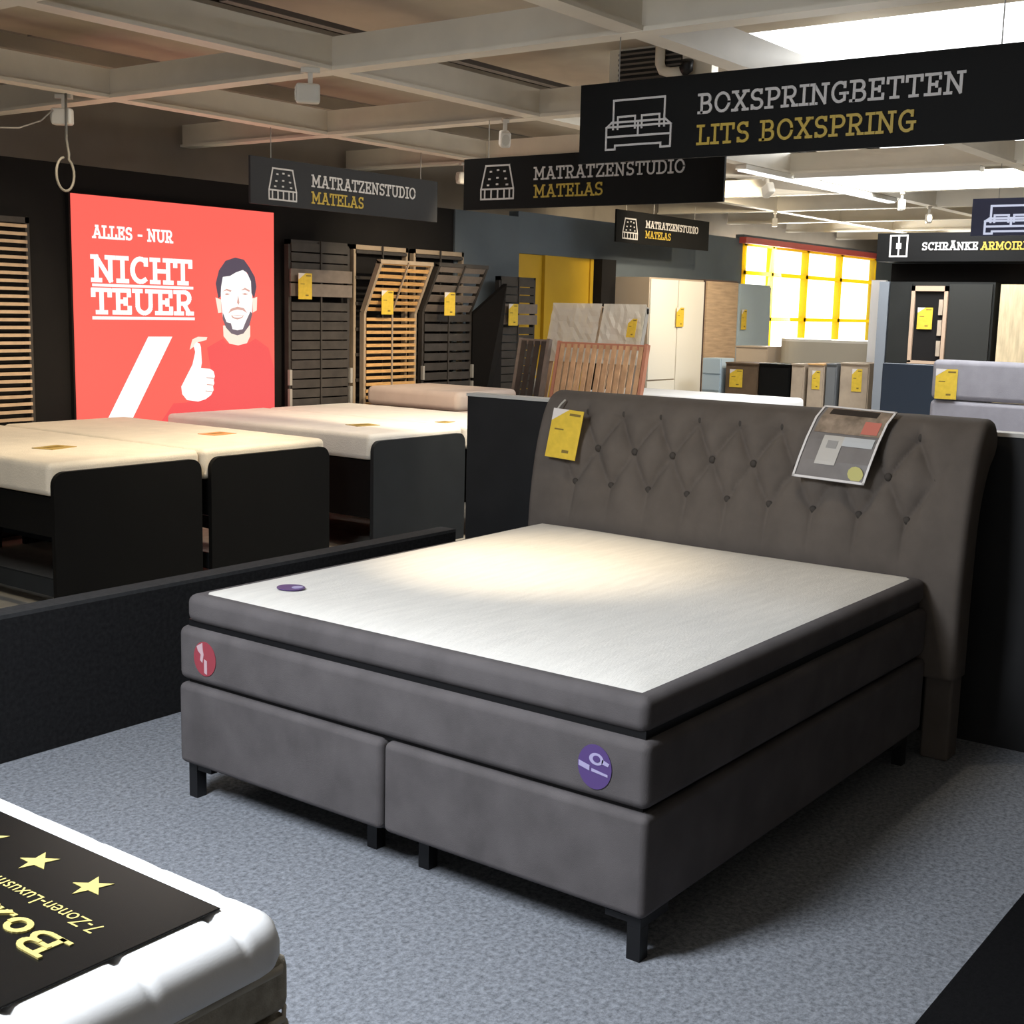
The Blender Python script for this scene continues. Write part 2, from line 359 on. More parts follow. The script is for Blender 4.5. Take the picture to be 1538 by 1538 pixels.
def tuft(y, z):
    a = (y-.135)/.19; b = (z-.905)/.31
    if b < 0: h = abs(math.sin(math.pi*a))**.55; k = max(0, 1+b*2.0)*.75+.15; 
    elif b > 1: h = abs(math.sin(math.pi*a))**.5; k = max(0, 1-(b-1)*5.5)
    else: h = abs(math.sin(math.pi*(a+b))*math.sin(math.pi*(a-b)))**.42; k = 1
    e = min(1, max(0, (y+.03)/.12), max(0, (1.80-y)/.12))
    return -.046*(1-h)*k*e
for c in range(ncol+1):
    y = ya+(yb-ya)*c/ncol
    edge = min(c, ncol-c)/ncol*(yb-ya); rr = .03
    ins_ = -(rr-math.sqrt(max(0, rr*rr-(rr-min(edge, rr))**2))) if edge < rr else 0
    ring = []
    for i, P in enumerate(pf):
        d = (pf[min(i+1, len(pf)-1)]-pf[max(i-1, 0)]).normalized(); nrm = Vector((-d.y, d.x, 0))
        disp = ins_ + (tuft(y, P.y) if i < 70 else 0)
        q = P+nrm*disp
        ring.append(hb.b.verts.new((q.x, y, q.y)))
    rings.append(ring)
for A, B in zip(rings, rings[1:]):
    for i in range(len(pf)-1): hb.b.faces.new((A[i], A[i+1], B[i+1], B[i]))
    hb.b.faces.new((A[-1], A[0], B[0], B[-1]))
hb.b.faces.new(rings[0]); hb.b.faces.new(rings[-1][::-1])
hbo = hb.build('headboard', M_velvet2, bed, True)
for y0, y1 in ((-.09, .02), (1.76, 1.87)): MB().rbox(2.085, 2.195, y0, y1, 0, .6, .012, 3).build('headboard_post', M_velvet2, bed, True, wn=True)
def front_x(z):
    for A, B in zip(pf, pf[1:]):
        if A.y <= z <= B.y: return A.x+(B.x-A.x)*(z-A.y)/max(1e-6, B.y-A.y)
    return 2.1
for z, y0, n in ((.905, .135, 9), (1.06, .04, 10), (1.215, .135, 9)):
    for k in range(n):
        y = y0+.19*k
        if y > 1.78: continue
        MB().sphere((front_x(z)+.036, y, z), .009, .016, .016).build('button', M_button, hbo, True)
# stickers on the mattress front and topper
M_purple = mat('sticker_purple', (.10, .06, .20), .35); M_lilac = mat('sticker_lilac', (.42, .38, .60), .4); M_red = mat('sticker_red', (.35, .06, .08), .4); M_rose = mat('sticker_rose', (.60, .42, .46), .4)
Pf = plane((.004, 0, 0), (0, -1, 0), (0, 0, 1))
st = MB().prism(disc_pts(Pf, -.163, .503, .052, .060), (-1, 0, 0), .0015).build('purple_sticker', M_purple, bed)
mk = MB(); P2 = plane((.0024, 0, 0), (0, -1, 0), (0, 0, 1))
mk.prism(disc_pts(P2, -.158, .525, .022, .016), (-1, 0, 0), .001)
mk.prism([P2(*q) for q in ((-.212,.512),(-.178,.504),(-.178,.490),(-.212,.498))], (-1, 0, 0), .001)
mk.prism([P2(*q) for q in ((-.140,.528),(-.118,.520),(-.122,.512),(-.142,.516))], (-1, 0, 0), .001)
mk.prism([P2(*q) for q in ((-.172,.498),(-.122,.490),(-.122,.484),(-.172,.490))], (-1, 0, 0), .001)
mk.build('sticker_print', M_lilac, st)
MB().prism(disc_pts(P2, -.157, .526, .011, .009), (-1, 0, 0), .0022).build('sticker_print', M_purple, st)
st2 = MB().prism(disc_pts(Pf, -1.69, .507, .054, .058), (-1, 0, 0), .0015).build('red_sticker', M_red, bed)
mk = MB()
mk.prism([P2(*q) for q in ((-1.728,.545),(-1.700,.560),(-1.698,.536),(-1.694,.520),(-1.700,.492),(-1.712,.500),(-1.708,.520),(-1.722,.530))], (-1, 0, 0), .001)
mk.prism([P2(*q) for q in ((-1.692,.506),(-1.678,.502),(-1.678,.456),(-1.692,.460))], (-1, 0, 0), .001)
mk.build('sticker_print', M_rose, st2)
Pt = plane((0, 0, .7215), (1, 0, 0), (0, 1, 0))
st3 = MB().prism(disc_pts(Pt, .272, 1.568, .045, .05), (0, 0, 1), .002).build('topper_sticker', M_purple, bed)
MB().prism(disc_pts(Pt, .285, 1.55, .02, .018), (0, 0, 1), .003).build('sticker_print', M_lilac, st3)

# ------------------------------------------------------------------ price tags
def price_tag(label, P, n, w, h, group=None):
    "P(a,b): a right, b up, origin at top left"
    o = tag(MB().prism([P(0, 0), P(w, 0), P(w, -h), P(0, -h)], n, .003).build('price_tag', M_tag, origin=P(0, -h)), label, 'price tag', group)
    n_ = Vector(n)*.003
    MB().prism([P(.0, 0)+n_, P(.52*w, 0)+n_, P(0, -.25*h)+n_], n, .0008).build('corner_print', M_tagw, o)
    mb = MB(); mc = MB(); md = MB()
    mb.prism([P(.56*w, -.07*h)+n_, P(.92*w, -.07*h)+n_, P(.92*w, -.12*h)+n_, P(.56*w, -.12*h)+n_], n, .0008)
    mc.prism([P(.15*w, -.40*h)+n_, P(.45*w, -.40*h)+n_, P(.45*w, -.43*h)+n_, P(.15*w, -.43*h)+n_], n, .0008)
    md.prism([P(.52*w, -.82*h)+n_, P(.74*w, -.82*h)+n_, P(.74*w, -.88*h)+n_, P(.52*w, -.88*h)+n_], n, .0008)
    for m_ in (mb, mc, md): m_.build('print', M_tagd, o)
    return o
t_ = price_tag('yellow price tag hanging tilted on the left end of the tufted headboard', plane((2.095, 1.782, 1.227), Vector((0, -.163, -.008)).normalized(), Vector((.055, -.004, .207)).normalized()), Vector((-1, 0, .25)).normalized(), .163, .222)
MB().tube([(2.097, 1.765, 1.225), (2.12, 1.765, 1.243), (2.15, 1.762, 1.262)], .004, 6).build('string', M_edge, t_)
# display sheet folded over the headboard
sh = thing('display_sheet', 'clear plastic sleeve with printed sheet draped over the top right of the headboard', 'leaflet', (2.1, .39, 1.04))
def sheet_pt(a, b):          # a 0..1 right, b 0..1 down
    path = [(2.20, 1.312), (2.15, 1.268), (2.105, 1.19), (2.075, 1.11), (2.058, 1.035)]
    f = b*4; i = min(3, int(f)); t = f-i
    x = path[i][0]+(path[i+1][0]-path[i][0])*t; z = path[i][1]+(path[i+1][1]-path[i][1])*t
    return Vector((x-.012, .53-.298*a+.06*b, z-.008*a))
def strip(a0, a1, b0, b1, off, name, m, par, n=8):
    mb = MB(); L = []
    for i in range(n+1):
        b = b0+(b1-b0)*i/n
        L.append((mb.b.verts.new(sheet_pt(a0, b)+Vector((-off, 0, off*.5))), mb.b.verts.new(sheet_pt(a1, b)+Vector((-off, 0, off*.5)))))
    for (p, q), (r, s_) in zip(L, L[1:]): mb.b.faces.new((p, q, s_, r))
    o = mb.build(name, m, par); md = o.modifiers.new('solid', 'SOLIDIFY'); md.thickness = .0012; return o
strip(0, 1, 0, 1, 0, 'sheet', mat('print_grey', (.20, .185, .18), .18, .15, 8), sh)
strip(.07, .97, .02, .42, .002, 'photo_print', mat('print_photo', (.27, .21, .16), .18, .45, 18), sh)
strip(.15, .80, .05, .16, .0035, 'photo_print', mat('print_dark', (.04, .032, .028), .18), sh)
strip(.70, .92, .25, .40, .0035, 'photo_print', mat('print_red', (.55, .18, .14), .18), sh)
strip(.52, .93, .45, .56, .003, 'print_band', mat('print_pale', (.5, .52, .54), .2), sh)
strip(.24, .52, .45, .80, .003, 'print_card', mat('print_card', (.50, .48, .45), .25), sh)
strip(.32, .46, .51, .60, .0045, 'print_card', mat('print_card_grey', (.30, .29, .28), .25), sh)
M_clear = mat('clear_plastic', (.72, .70, .70), .15)
for a in ((0, .03, 0, 1), (.97, 1, 0, 1), (0, 1, .97, 1), (0, 1, 0, .03)): strip(*a, .005, 'sleeve_edge', M_clear, sh)
mb = MB()
c0 = sheet_pt(.84, .87); mb.prism([c0+Vector((-.006, -.032*math.cos(t*.524), .03*math.sin(t*.524))) for t in range(12)], (-1, 0, 0), .001)
mb.build('round_print', mat('print_lemon', (.55, .52, .20), .3), sh)

# ------------------------------------------------------------------ foreground bed with quilted topper and black card
fb = thing('boxspring_bed', 'beige striped bed base in the bottom left corner under a white quilted topper', 'bed', (-2.2, 1.0, 0))
MB().rbox(-3.3, -1.175, .03, 1.98, .06, .40, .03).build('base', M_beige, fb, True, wn=True)
MB().rbox(-3.3, -1.18, .035, 1.98, .405, .515, .025).build('mattress', M_beige, fb, True, wn=True)
MB().tube([(-3.2, .035, .495), (-1.21, .035, .495), (-1.183, .06, .495), (-1.18, 1.95, .495)], .008).build('piping', M_piping, fb, True)
MB().tube([(-3.2, .032, .40), (-1.205, .032, .40), (-1.177, .06, .40), (-1.175, 1.95, .40)], .006).build('piping', M_piping, fb, True)
for x in (-3.2, -1.4):
    for y in (.12, 1.85): MB().tube([(x, y, 0), (x, y, .065)], .025).build('leg', M_legs, fb)
q = MB(); nx, ny = 240, 96; X0, X1, Y0, Y1 = -3.3, -1.212, -.012, 2.0; RC = .075
def rc(x, y):
    "point of the square grid moved onto the rounded outline; returns x, y, distance to the edge"
    ex = min(x-X0, X1-x); ey = min(y-Y0, Y1-y)
    if ex < RC and ey < RC:
        d = Vector((RC-ex, RC-ey)); k = max(d)/d.length if d.length else 1; d2 = d*k
        sx = 1 if X1-x < x-X0 else -1; sy = 1 if Y1-y < y-Y0 else -1
        cx = (X1-RC) if sx > 0 else X0+RC; cy = (Y1-RC) if sy > 0 else Y0+RC
        return cx+sx*d2.x, cy+sy*d2.y, RC-d2.length
    return x, y, min(ex, ey)
def warp(t, n):
    "grid fraction packed towards both ends"
    return .5-.5*math.cos(math.pi*t)*(1-.0)
rows = []
for i in range(nx+1):
    row = []
    for j in range(ny+1):
        x, y, e = rc(X0+(X1-X0)*i/nx, Y0+(Y1-Y0)*warp(j/ny, ny))
        k = 1-max(0, 1-e/.05)**2
        g = min(abs((x-X1+.11) % .19), .19-abs((x-X1+.11) % .19)); h = min(abs((y-.15) % .19), .19-abs((y-.15) % .19))
        cr_ = math.exp(-(g/.009)**2)*(1 if e < .14 else .4)+math.exp(-(h/.012)**2)*(.5 if X1-x < .14 else .2)
        row.append(q.b.verts.new((x, y, .566+.052*math.sqrt(max(0, k))-.010*min(1, cr_))))
    rows.append(row)
for i in range(nx):
    for j in range(ny): q.b.faces.new((rows[i][j], rows[i+1][j], rows[i+1][j+1], rows[i][j+1]))
loop = [rows[i][0] for i in range(nx+1)]+[rows[nx][j] for j in range(1, ny+1)]+[rows[i][ny] for i in range(nx-1, -1, -1)]+[rows[0][j] for j in range(ny-1, 0, -1)]
prev = loop
for dz, ins_ in ((-.02, .0), (-.036, .006), (-.048, .02)):
    cur = []
    for v in loop:
        c_ = Vector((min(max(v.co.x, X0+RC), X1-RC), min(max(v.co.y, Y0+RC), Y1-RC), v.co.z)); d = (v.co-c_); d.z = 0
        p = v.co-(d.normalized()*ins_ if d.length > 1e-6 else Vector((0, 0, 0)))
        cur.append(q.b.verts.new((p.x, p.y, .566+dz)))
    for k in range(len(loop)): q.b.faces.new((prev[k], prev[(k+1) % len(loop)], cur[(k+1) % len(loop)], cur[k]))
    prev = cur
q.b.faces.new(prev)
tag(q.build('quilted_topper', M_quilt, origin=(-2.2, 1, .517), smooth=True), 'white quilted mattress topper with soft rounded edge under the black card', 'topper')
sg = thing('bed_card', 'black card with golden letters and stars lying on the white quilted topper', 'sign', (-1.9, .9, .62))
cz = .6205
MB().rbox(-2.25, -1.292, .095, 1.75, cz, cz+.004, .0018, 1).build('card', mat('card_black', (.007, .007, .007), .22, spec=.35), sg)
M_goldtx = mat('gold_print', (.62, .52, .18), .4)
z_ = cz+.0042
text_mesh('Boxsp', (-1.530, .182, z_), (0, 1, 0), (-1, 0, 0), (0, 0, 1), .066, .36, .13, .002).build('lettering', M_goldtx, sg)
fc = bpy.data.curves.new('sub', 'FONT'); fc.body = '7-Zonen-Luxusmatratze'; fc.size = .045
fo = bpy.data.objects.new('tmp', fc); COL.objects.link(fo)
dg = bpy.context.evaluated_depsgraph_get(); me = bpy.data.meshes.new_from_object(fo.evaluated_get(dg)); bpy.data.objects.remove(fo)
tb = bmesh.new(); tb.from_mesh(me)
for v in tb.verts: v.co = Vector((-1.462-v.co.y, .185+v.co.x*1.0, z_+.0004))
sm = MB(); sm.b = tb; sm.build('lettering', M_goldtx, sg)
for y in (.335, .50, .665, .83, .995):
    sp = []
    for k in range(10):
        a = math.pi/2+k*math.pi/5; r = .040 if k % 2 == 0 else .016
        sp.append((-1.385-r*math.sin(a), y+r*math.cos(a), z_))
    MB().prism(sp, (0, 0, 1), .001).build('star', M_goldtx, sg)

# ------------------------------------------------------------------ mattress studio row on the left
def panel_bed(x0, x1, label, mp, low=.42):
    yf = 4.30
    b = thing('display_bed', label, 'bed', ((x0+x1)/2, 5.3, F))
    r = .07; pts = [(x0, yf, F), (x1, yf, F)]
    for cx, a0 in ((x1-r, 0), (x0+r, 90)):
        for k in range(7):
            a = math.radians(a0+k*15); pts.append((cx+r*math.cos(a), yf, .768-r+r*math.sin(a)))
    MB().prism(pts, (0, 1, 0), .03).build('foot_panel', mp, b)
    for x in (x0+.02, x1-.045): MB().box(x, x+.025, yf+.03, 6.35, low, .63).build('side_rail', M_panel, b)
    for x in (x0+.02, x1-.045) if low > .4 else (): MB().box(x, x+.025, yf+.03, 6.35, .10, .19).build('lower_rail', M_panelgrey, b)
    MB().box(x0+.045, x1-.045, yf+.03, 6.3, .60, .635).build('platform', M_panel, b)
    MB().box(x0+.05, x1-.05, 6.30, 6.33, F, .63).build('head_panel', M_panel, b)
    return b
def mattress(x0, x1, y0, y1, z0, z1, label, m, name='mattress', r=.035):
    return tag(MB().rbox(x0, x1, y0, y1, z0, z1, r, 4).build(name, m, origin=((x0+x1)/2, (y0+y1)/2, z0), smooth=True, wn=True), label, 'mattress')
def bed_label(x, y, z, label, m, ang, w=.2, h=.15):
    o = MB(); c, s = math.cos(ang), math.sin(ang)
    o.prism([(x+a*c-b*s, y+a*s+b*c, z) for a, b in ((-w/2, -h/2), (w/2, -h/2), (w/2, h/2), (-w/2, h/2))], (0, 0, 1), .003)
    r_ = tag(o.build('info_card', m, origin=(x, y, z)), label, 'card')
    MB().prism([(x+a*c-b*s, y+a*s+b*c, z+.003) for a, b in ((-w*.3, -h*.1), (w*.3, -h*.1), (w*.3, h*.2), (-w*.3, h*.2))], (0, 0, 1), .0008).build('print', M_tagd, r_)
panel_bed(1.195, 2.165, 'black display bed with rounded foot panel, leftmost of the mattress row', M_panel)
panel_bed(2.235, 3.200, 'black display bed with rounded foot panel, second from left', M_panel)
panel_bed(3.615, 4.585, 'anthracite display bed with rounded foot panel beyond the gap', M_panelgrey, .24)
panel_bed(4.66, 5.60, 'dark display bed mostly hidden behind the tall partition', M_panelgrey, .24)
mattress(1.19, 2.185, 4.335, 6.40, .637, .815, 'cream mattress with golden card, leftmost in the row', M_cream)
mattress(2.205, 3.20, 4.335, 6.40, .637, .815, 'cream mattress with orange card, second from left', M_cream)
mattress(3.61, 4.60, 4.335, 6.45, .637, .812, 'white mattress with golden card beyond the gap in the row', M_white)
mattress(4.64, 5.60, 4.335, 6.45, .637, .810, 'pale mattress with small card beside the tall partition', M_white)
bed_label(1.64, 4.95, .8155, 'golden card on the leftmost cream mattress', M_gold, .25)
bed_label(2.86, 4.98, .8155, 'orange card on the second cream mattress', M_orange, .1)
bed_label(4.08, 4.84, .8125, 'golden card on the white mattress beyond the gap', M_gold, -.2)
bed_label(4.76, 4.64, .8105, 'small golden card on the mattress beside the partition', M_gold, .1, .13, .1)
pb = thing('display_bed', 'low rose upholstered bed base under the thick rose mattress by the wall', 'bed', (6.1, 5.6, F))
MB().rbox(5.68, 6.48, 5.25, 6.3, .12, .80, .02).build('base', M_pink, pb, True, wn=True)
for x in (5.8, 6.36):
    for y in (5.35, 6.2): MB().tube([(x, y, F), (x, y, .125)], .025).build('leg', M_legs, pb)
mattress(5.66, 6.5, 5.25, 6.3, .80, .965, 'thick rose mattress in front of the slatted frames', M_pink, r=.05)

# ------------------------------------------------------------------ slatted frames on the back wall
def slat_frame(label, x0, x1, y, z0, z1, ms, mf, n, hz=None, dy=0, band=None, caps=False, strap=True, thick=.014):
    fz = hz or z1
    o = thing('slatted_frame', label, 'slatted frame', ((x0+x1)/2, y, z0), 'slatted bed frames along the back wall')
    fr = MB()
    for x in (x0, x1-.03): fr.box(x, x+.03, y, y+.05, z0, fz)
    fr.box(x0, x1, y, y+.05, z0, z0+.04)
    if not hz: fr.box(x0, x1, y, y+.05, z1-.04, z1)
    fr.build('frame', mf, o)
    sl_ = MB(); zz = fz-z0; k = max(3, int(n*zz/(z1-z0)))
    for i in range(k):
        z = z0+.06+(zz-.12)*i/(k-1)
        if band and band[0] < z < band[1]: continue
        sl_.box(x0+.025, x1-.025, y-.012, y+.006, z-thick, z+thick)
    sl_.build('slats', ms, o)
    if hz:
        hd = MB(); d = Vector((0, dy, z1-hz)); nn = Vector((0, -1, 0))
        for x in (x0+.015, x1-.015): hd.bar((x, y+.025, hz), Vector((x, y+.025, hz))+d, .03, .05, (0, 1, 0))
        hd.bar(Vector((x0, y+.025, hz))+d, Vector((x1, y+.025, hz))+d, .05, .035)
        hs = hd.build('head_section', mf, o)
        s2 = MB(); k2 = max(4, int(n*d.length/(z1-z0)))
        for i in range(k2):
            p = Vector((0, y-.003, hz+.03))+d*(i/(k2-.3))
            s2.bar((x0+.03, p.y, p.z), (x1-.03, p.y, p.z), .07 if caps else .03, .012, (0, 1, .6))
        s2.build('slats', M_greyslat if caps else ms, hs)
        MB().bar(((x0+x1)/2, y-.012, hz), Vector(((x0+x1)/2, y-.012, hz))+d, .014, .012, (0, 1, 0)).build('strap', M_palewood if ms is M_woodslat else M_darkslat, hs)
    if strap: MB().box((x0+x1)/2-.008, (x0+x1)/2+.008, y-.022, y-.012, z0, fz).build('strap', M_palewood if ms is M_woodslat else M_darkslat, o)
    if band:
        bm = MB()
        for i in range(2): bm.box(x0+.0, x1-.0, y-.03, y-.013, band[0]+(band[1]-band[0])*(i*.5+.02), band[0]+(band[1]-band[0])*(i*.5+.46))
        b_ = bm.build('shoulder_zone', M_greyslat, o); b_['label'] = 'lighter grey slats'
    if caps:
        for x in (x0-.012, x1-.012):
            for a, b in ((z0+.15, z0+.30), (z0+.31, z0+.45), (z0+.75, z0+.92), (z0+.95, z0+1.08)): MB().box(x, x+.028, y-.026, y, a, b).build('end_cap', M_cap, o)
    return o
slat_frame('dark slatted frame with light shoulder band next to the red light box', 4.93, 5.66, 6.50, .03, 2.19, M_darkslat, M_darkslat, 26, band=(1.72, 1.96), caps=True, thick=.035)
slat_frame('tall pale framed slatted bed base standing behind the honey coloured one', 5.74, 6.46, 6.53, .03, 2.19, M_darkslat, M_palewood, 10)
slat_frame('honey wood slatted frame with raised head section', 5.79, 6.50, 6.45, .03, 2.045, M_woodslat, M_palewood, 34, hz=1.60, dy=-.20)
slat_frame('tall slatted frame standing behind the dark bent one', 6.54, 7.28, 6.53, .03, 2.19, M_darkslat, M_palewood, 10)
slat_frame('dark slatted frame with raised grey head section', 6.58, 7.32, 6.45, .03, 2.05, M_darkslat, M_darkslat, 22, hz=1.62, dy=-.20, caps=True, thick=.035)
slat_frame('dark slatted frame with grey band, rightmost beside the yellow door', 7.66, 8.28, 6.38, .03, 1.98, M_darkslat, M_darkslat, 24, band=(1.5, 1.72), caps=True, thick=.035)
slat_frame('pale wood slatted frame cut by the left picture edge', 1.85, 2.53, 6.50, .03, 2.20, M_tan, M_darkslat, 40, strap=False, thick=.011)
bk = tag(MB().prism([(7.34, 6.45, F), (7.62, 6.30, F), (7.62, 6.30, 1.3), (7.42, 6.1, 1.9), (7.34, 6.45, 1.6)], (.3, 1, 0), .06).build('side_panel', M_blackshade, origin=(7.5, 6.4, F)), 'narrow black side panel between the bent dark frame and the rightmost frame', 'panel')
GT = 'price tags on the slatted frames'
for lab, x, z, y in (('yellow price tag on the dark frame beside the red light box', 4.965, 1.915, 6.45), ('yellow price tag on the honey wood slatted frame', 5.93, 1.80, 6.40), ('yellow price tag on the dark bent slatted frame', 6.72, 1.80, 6.33), ('yellow price tag on the rightmost slatted frame', 7.72, 1.71, 6.33)):
    price_tag(lab, plane((x, y-.03, z), (1, 0, 0), (0, 0, 1)), (0, -1, 0), .155, .215)

# ------------------------------------------------------------------ red light box with slogan and portrait
lb = thing('light_box', 'large red backlit poster reading NICHT TEUER with smiling bearded man', 'poster', (3.85, 6.5, F))
MB().box(2.885, 4.825, 6.56, 6.598, .04, 2.405).build('case', M_blackshade, lb)
nt_red = emis('poster_red', (1, .135, .105), 1.05)
MB().box(2.90, 4.81, 6.545, 6.56, .05, 2.395).build('poster', nt_red, lb)
E_white = emis('poster_white', (1, .97, .93), 1.15); E_shirt = emis('poster_shirt', (1, .105, .105), .95); E_skin = emis('poster_skin', (1, .84, .70), 1.05)
E_hair = emis('poster_hair', (.10, .075, .11), 1.0); E_mid = emis('poster_midtone', (.75, .42, .36), 1.0); E_beard = emis('poster_beard', (.19, .14, .17), 1.0)  # mid tone is print colour for mouth, features and finger lines
PN = (0, -1, 0)
def tx(s, x, z, h, w): text_mesh(s, (x, 6.544, z), (1, 0, 0), (0, 0, 1), PN, h, w, .17, .002).build('lettering', E_white, lb)
tx('ALLES - NUR', 3.066, 2.095, .092, .71); tx('NICHT', 3.055, 1.785, .19, .90); tx('TEUER', 3.05, 1.555, .185, .91)
MB().box(3.05, 3.965, 6.541, 6.544, 1.752, 1.772).build('underline', E_white, lb); MB().box(3.045, 3.975, 6.541, 6.544, 1.515, 1.537).build('underline', E_white, lb)
def poly(name, pts, m, dpt, t=.001): MB().prism([(x, 6.545-dpt, z) for x, z in pts], PN, t).build(name, m, lb)
poly('slash', [(3.533, 1.39), (3.757, 1.389), (3.325, .70), (3.10, .70)], E_white, .001)
shirt = [(3.60, .70), (3.759, .876), (3.885, .878), (4.166, .962), (4.131, 1.139), (4.096, 1.301), (4.258, 1.372), (4.296, 1.335), (4.403, 1.315), (4.522, 1.334), (4.602, 1.371), (4.744, 1.294), (4.805, 1.124), (4.808, .70)]
poly('printed_shirt', shirt, E_shirt, .001)
poly('printed_neck', [(4.26, 1.476), (4.264, 1.391), (4.325, 1.331), (4.416, 1.317), (4.508, 1.334), (4.543, 1.39), (4.544, 1.477)], E_skin, .002)
poly('printed_ear', [(4.186, 1.696), (4.241, 1.68), (4.245, 1.578), (4.212, 1.574)], E_skin, .002)
poly('printed_ear', [(4.57, 1.695), (4.622, 1.709), (4.616, 1.6), (4.575, 1.582)], E_skin, .002)
poly('printed_face', [(4.238, 1.832), (4.3, 1.901), (4.48, 1.933), (4.554, 1.85), (4.57, 1.695), (4.563, 1.565), (4.521, 1.477), (4.463, 1.417), (4.405, 1.404), (4.349, 1.417), (4.293, 1.468), (4.256, 1.544), (4.241, 1.68)], E_white, .003)
poly('printed_hair', [(4.213, 1.688), (4.188, 1.805), (4.222, 1.907), (4.29, 1.985), (4.39, 2.015), (4.481, 2.002), (4.538, 1.944), (4.595, 1.869), (4.612, 1.791), (4.587, 1.695), (4.559, 1.738), (4.554, 1.833), (4.514, 1.9), (4.469, 1.92), (4.4, 1.9), (4.333, 1.868), (4.26, 1.858), (4.242, 1.781), (4.236, 1.705)], E_hair, .0045)
poly('printed_beard', [(4.256, 1.578), (4.294, 1.502), (4.339, 1.494), (4.355, 1.447), (4.406, 1.438), (4.463, 1.447), (4.498, 1.512), (4.546, 1.59), (4.566, 1.573), (4.533, 1.477), (4.469, 1.412), (4.405, 1.398), (4.343, 1.412), (4.288, 1.459), (4.255, 1.527)], E_beard, .0045)
poly('printed_moustache', [(4.312, 1.571), (4.34, 1.609), (4.408, 1.627), (4.477, 1.616), (4.511, 1.577), (4.465, 1.598), (4.408, 1.604), (4.351, 1.592)], E_mid, .0045)
poly('printed_mouth', [(4.34, 1.556), (4.408, 1.560), (4.476, 1.558), (4.455, 1.535), (4.407, 1.525), (4.36, 1.534)], E_mid, .0045); poly('printed_teeth', [(4.352, 1.555), (4.465, 1.556), (4.45, 1.544), (4.41, 1.538), (4.37, 1.543)], E_white, .006)
for pts in ([(4.258, 1.744), (4.298, 1.767), (4.348, 1.754), (4.342, 1.742), (4.297, 1.753)], [(4.444, 1.757), (4.49, 1.779), (4.542, 1.759), (4.536, 1.747), (4.49, 1.763)], [(4.275, 1.722), (4.30, 1.732), (4.335, 1.724), (4.30, 1.716)], [(4.455, 1.728), (4.49, 1.738), (4.525, 1.728), (4.49, 1.721)], [(4.405, 1.66), (4.418, 1.715), (4.430, 1.66), (4.42, 1.640)]):
    poly('printed_feature', pts, E_mid, .0045)
poly('printed_hand', [(3.833, 1.003), (3.889, 1.087), (3.946, 1.172), (3.975, 1.27), (3.96, 1.315), (3.985, 1.345), (4.02, 1.335), (4.031, 1.308), (4.038, 1.185), (4.028, 1.142), (4.12, 1.135), (4.155, 1.115), (4.168, 1.075), (4.155, 1.045), (4.162, 1.02), (4.148, .995), (4.153, .965), (4.125, .925), (4.07, .895), (3.996, .88), (3.886, .897), (3.841, .945)], E_white, .004)
poly('printed_thumb_tip', [(3.921, 1.288), (3.949, 1.367), (4.005, 1.388), (4.098, 1.385), (4.088, 1.362), (4.004, 1.345), (3.948, 1.302)], E_skin, .003)
for a, b in (((4.08, 1.068), (4.155, 1.062)), ((4.085, 1.015), (4.15, 1.008)), ((4.07, .965), (4.14, .955))):
    poly('printed_finger_line', [a, b, (b[0], b[1]-.007), (a[0], a[1]-.007)], E_mid, .0055)

# ------------------------------------------------------------------ hanging signs
NX, NY = (-1, 0, 0), (0, -1, 0)
def hsign_x(label, x, y0, y1, z0, z1, m=M_sign, zt=2.89):
    o = thing('hanging_sign', label, 'sign', (x, (y0+y1)/2, z0))
    MB().box(x, x+.02, y1, y0, z0, z1).build('board', m, o)
    for y in (y0-.2, y1+.2): MB().tube([(x+.01, y, z1), (x+.01, y, zt)], .003, 6).build('wire', M_wire, o)
    return o
def hsign_y(label, y, x0, x1, z0, z1, m=M_sign, zt=2.89, wx=None):
    o = thing('hanging_sign', label, 'sign', ((x0+x1)/2, y, z0))
    MB().box(x0, x1, y, y+.02, z0, z1).build('board', m, o)
    for x in wx or (x0+.2, x1-.2): MB().tube([(x, y+.01, z1), (x, y+.01, zt)], .003, 6).build('wire', M_wire, o)
    return o
BED_ART = [[(.1,.42),(.1,1),(.86,1),(.86,.42)],[(.17,.42),(.17,.66),(.43,.66),(.43,.42)],[(.53,.42),(.53,.66),(.79,.66),(.79,.42)],
           [(.08,.55),(.0,.45),(.0,.0),(.14,.0),(.14,.08),(.82,.08),(.82,.0),(.96,.0),(.96,.45),(.88,.55),(.08,.55)],[(.02,.46),(.94,.46)],[(.02,.26),(.94,.26)],[(.48,.52),(.48,.27)]]
MAT_ART = [[(.0,.30),(.14,1.0),(.86,1.0),(1.0,.30)],[(.0,.30),(.0,.0),(1.0,.0),(1.0,.30),(.0,.30)],[(.12,.05),(.12,.27)],[(.32,.05),(.32,.27)],[(.52,.05),(.52,.27)],[(.72,.05),(.72,.27)],[(.88,.05),(.88,.27)]]
for px, py in ((.30, .82), (.52, .86), (.72, .82), (.26, .6), (.51, .63), (.76, .6), (.22, .42), (.5, .44), (.8, .42)): MAT_ART.append([(px-.015, py), (px+.015, py)])
s = hsign_x('black hanging sign reading BOXSPRINGBETTEN LITS BOXSPRING over the bed', 2.44, 1.925, -.17, 2.338, 2.69)
U, V = (0, -1, 0), (0, 0, 1)
text_mesh('BOXSPRINGBETTEN', (2.44, 1.303, 2.520), U, V, NX, .086, 1.152).build('lettering', M_tx, s)
text_mesh('LITS BOXSPRING', (2.44, 1.303, 2.389), U, V, NX, .086, .97).build('lettering', M_ty, s)
line_art(BED_ART, lambda a, b: Vector((2.44, 1.776-.352*a, 2.393+.215*b)), Vector(NX), .009).build('bed_symbol', M_tx, s)
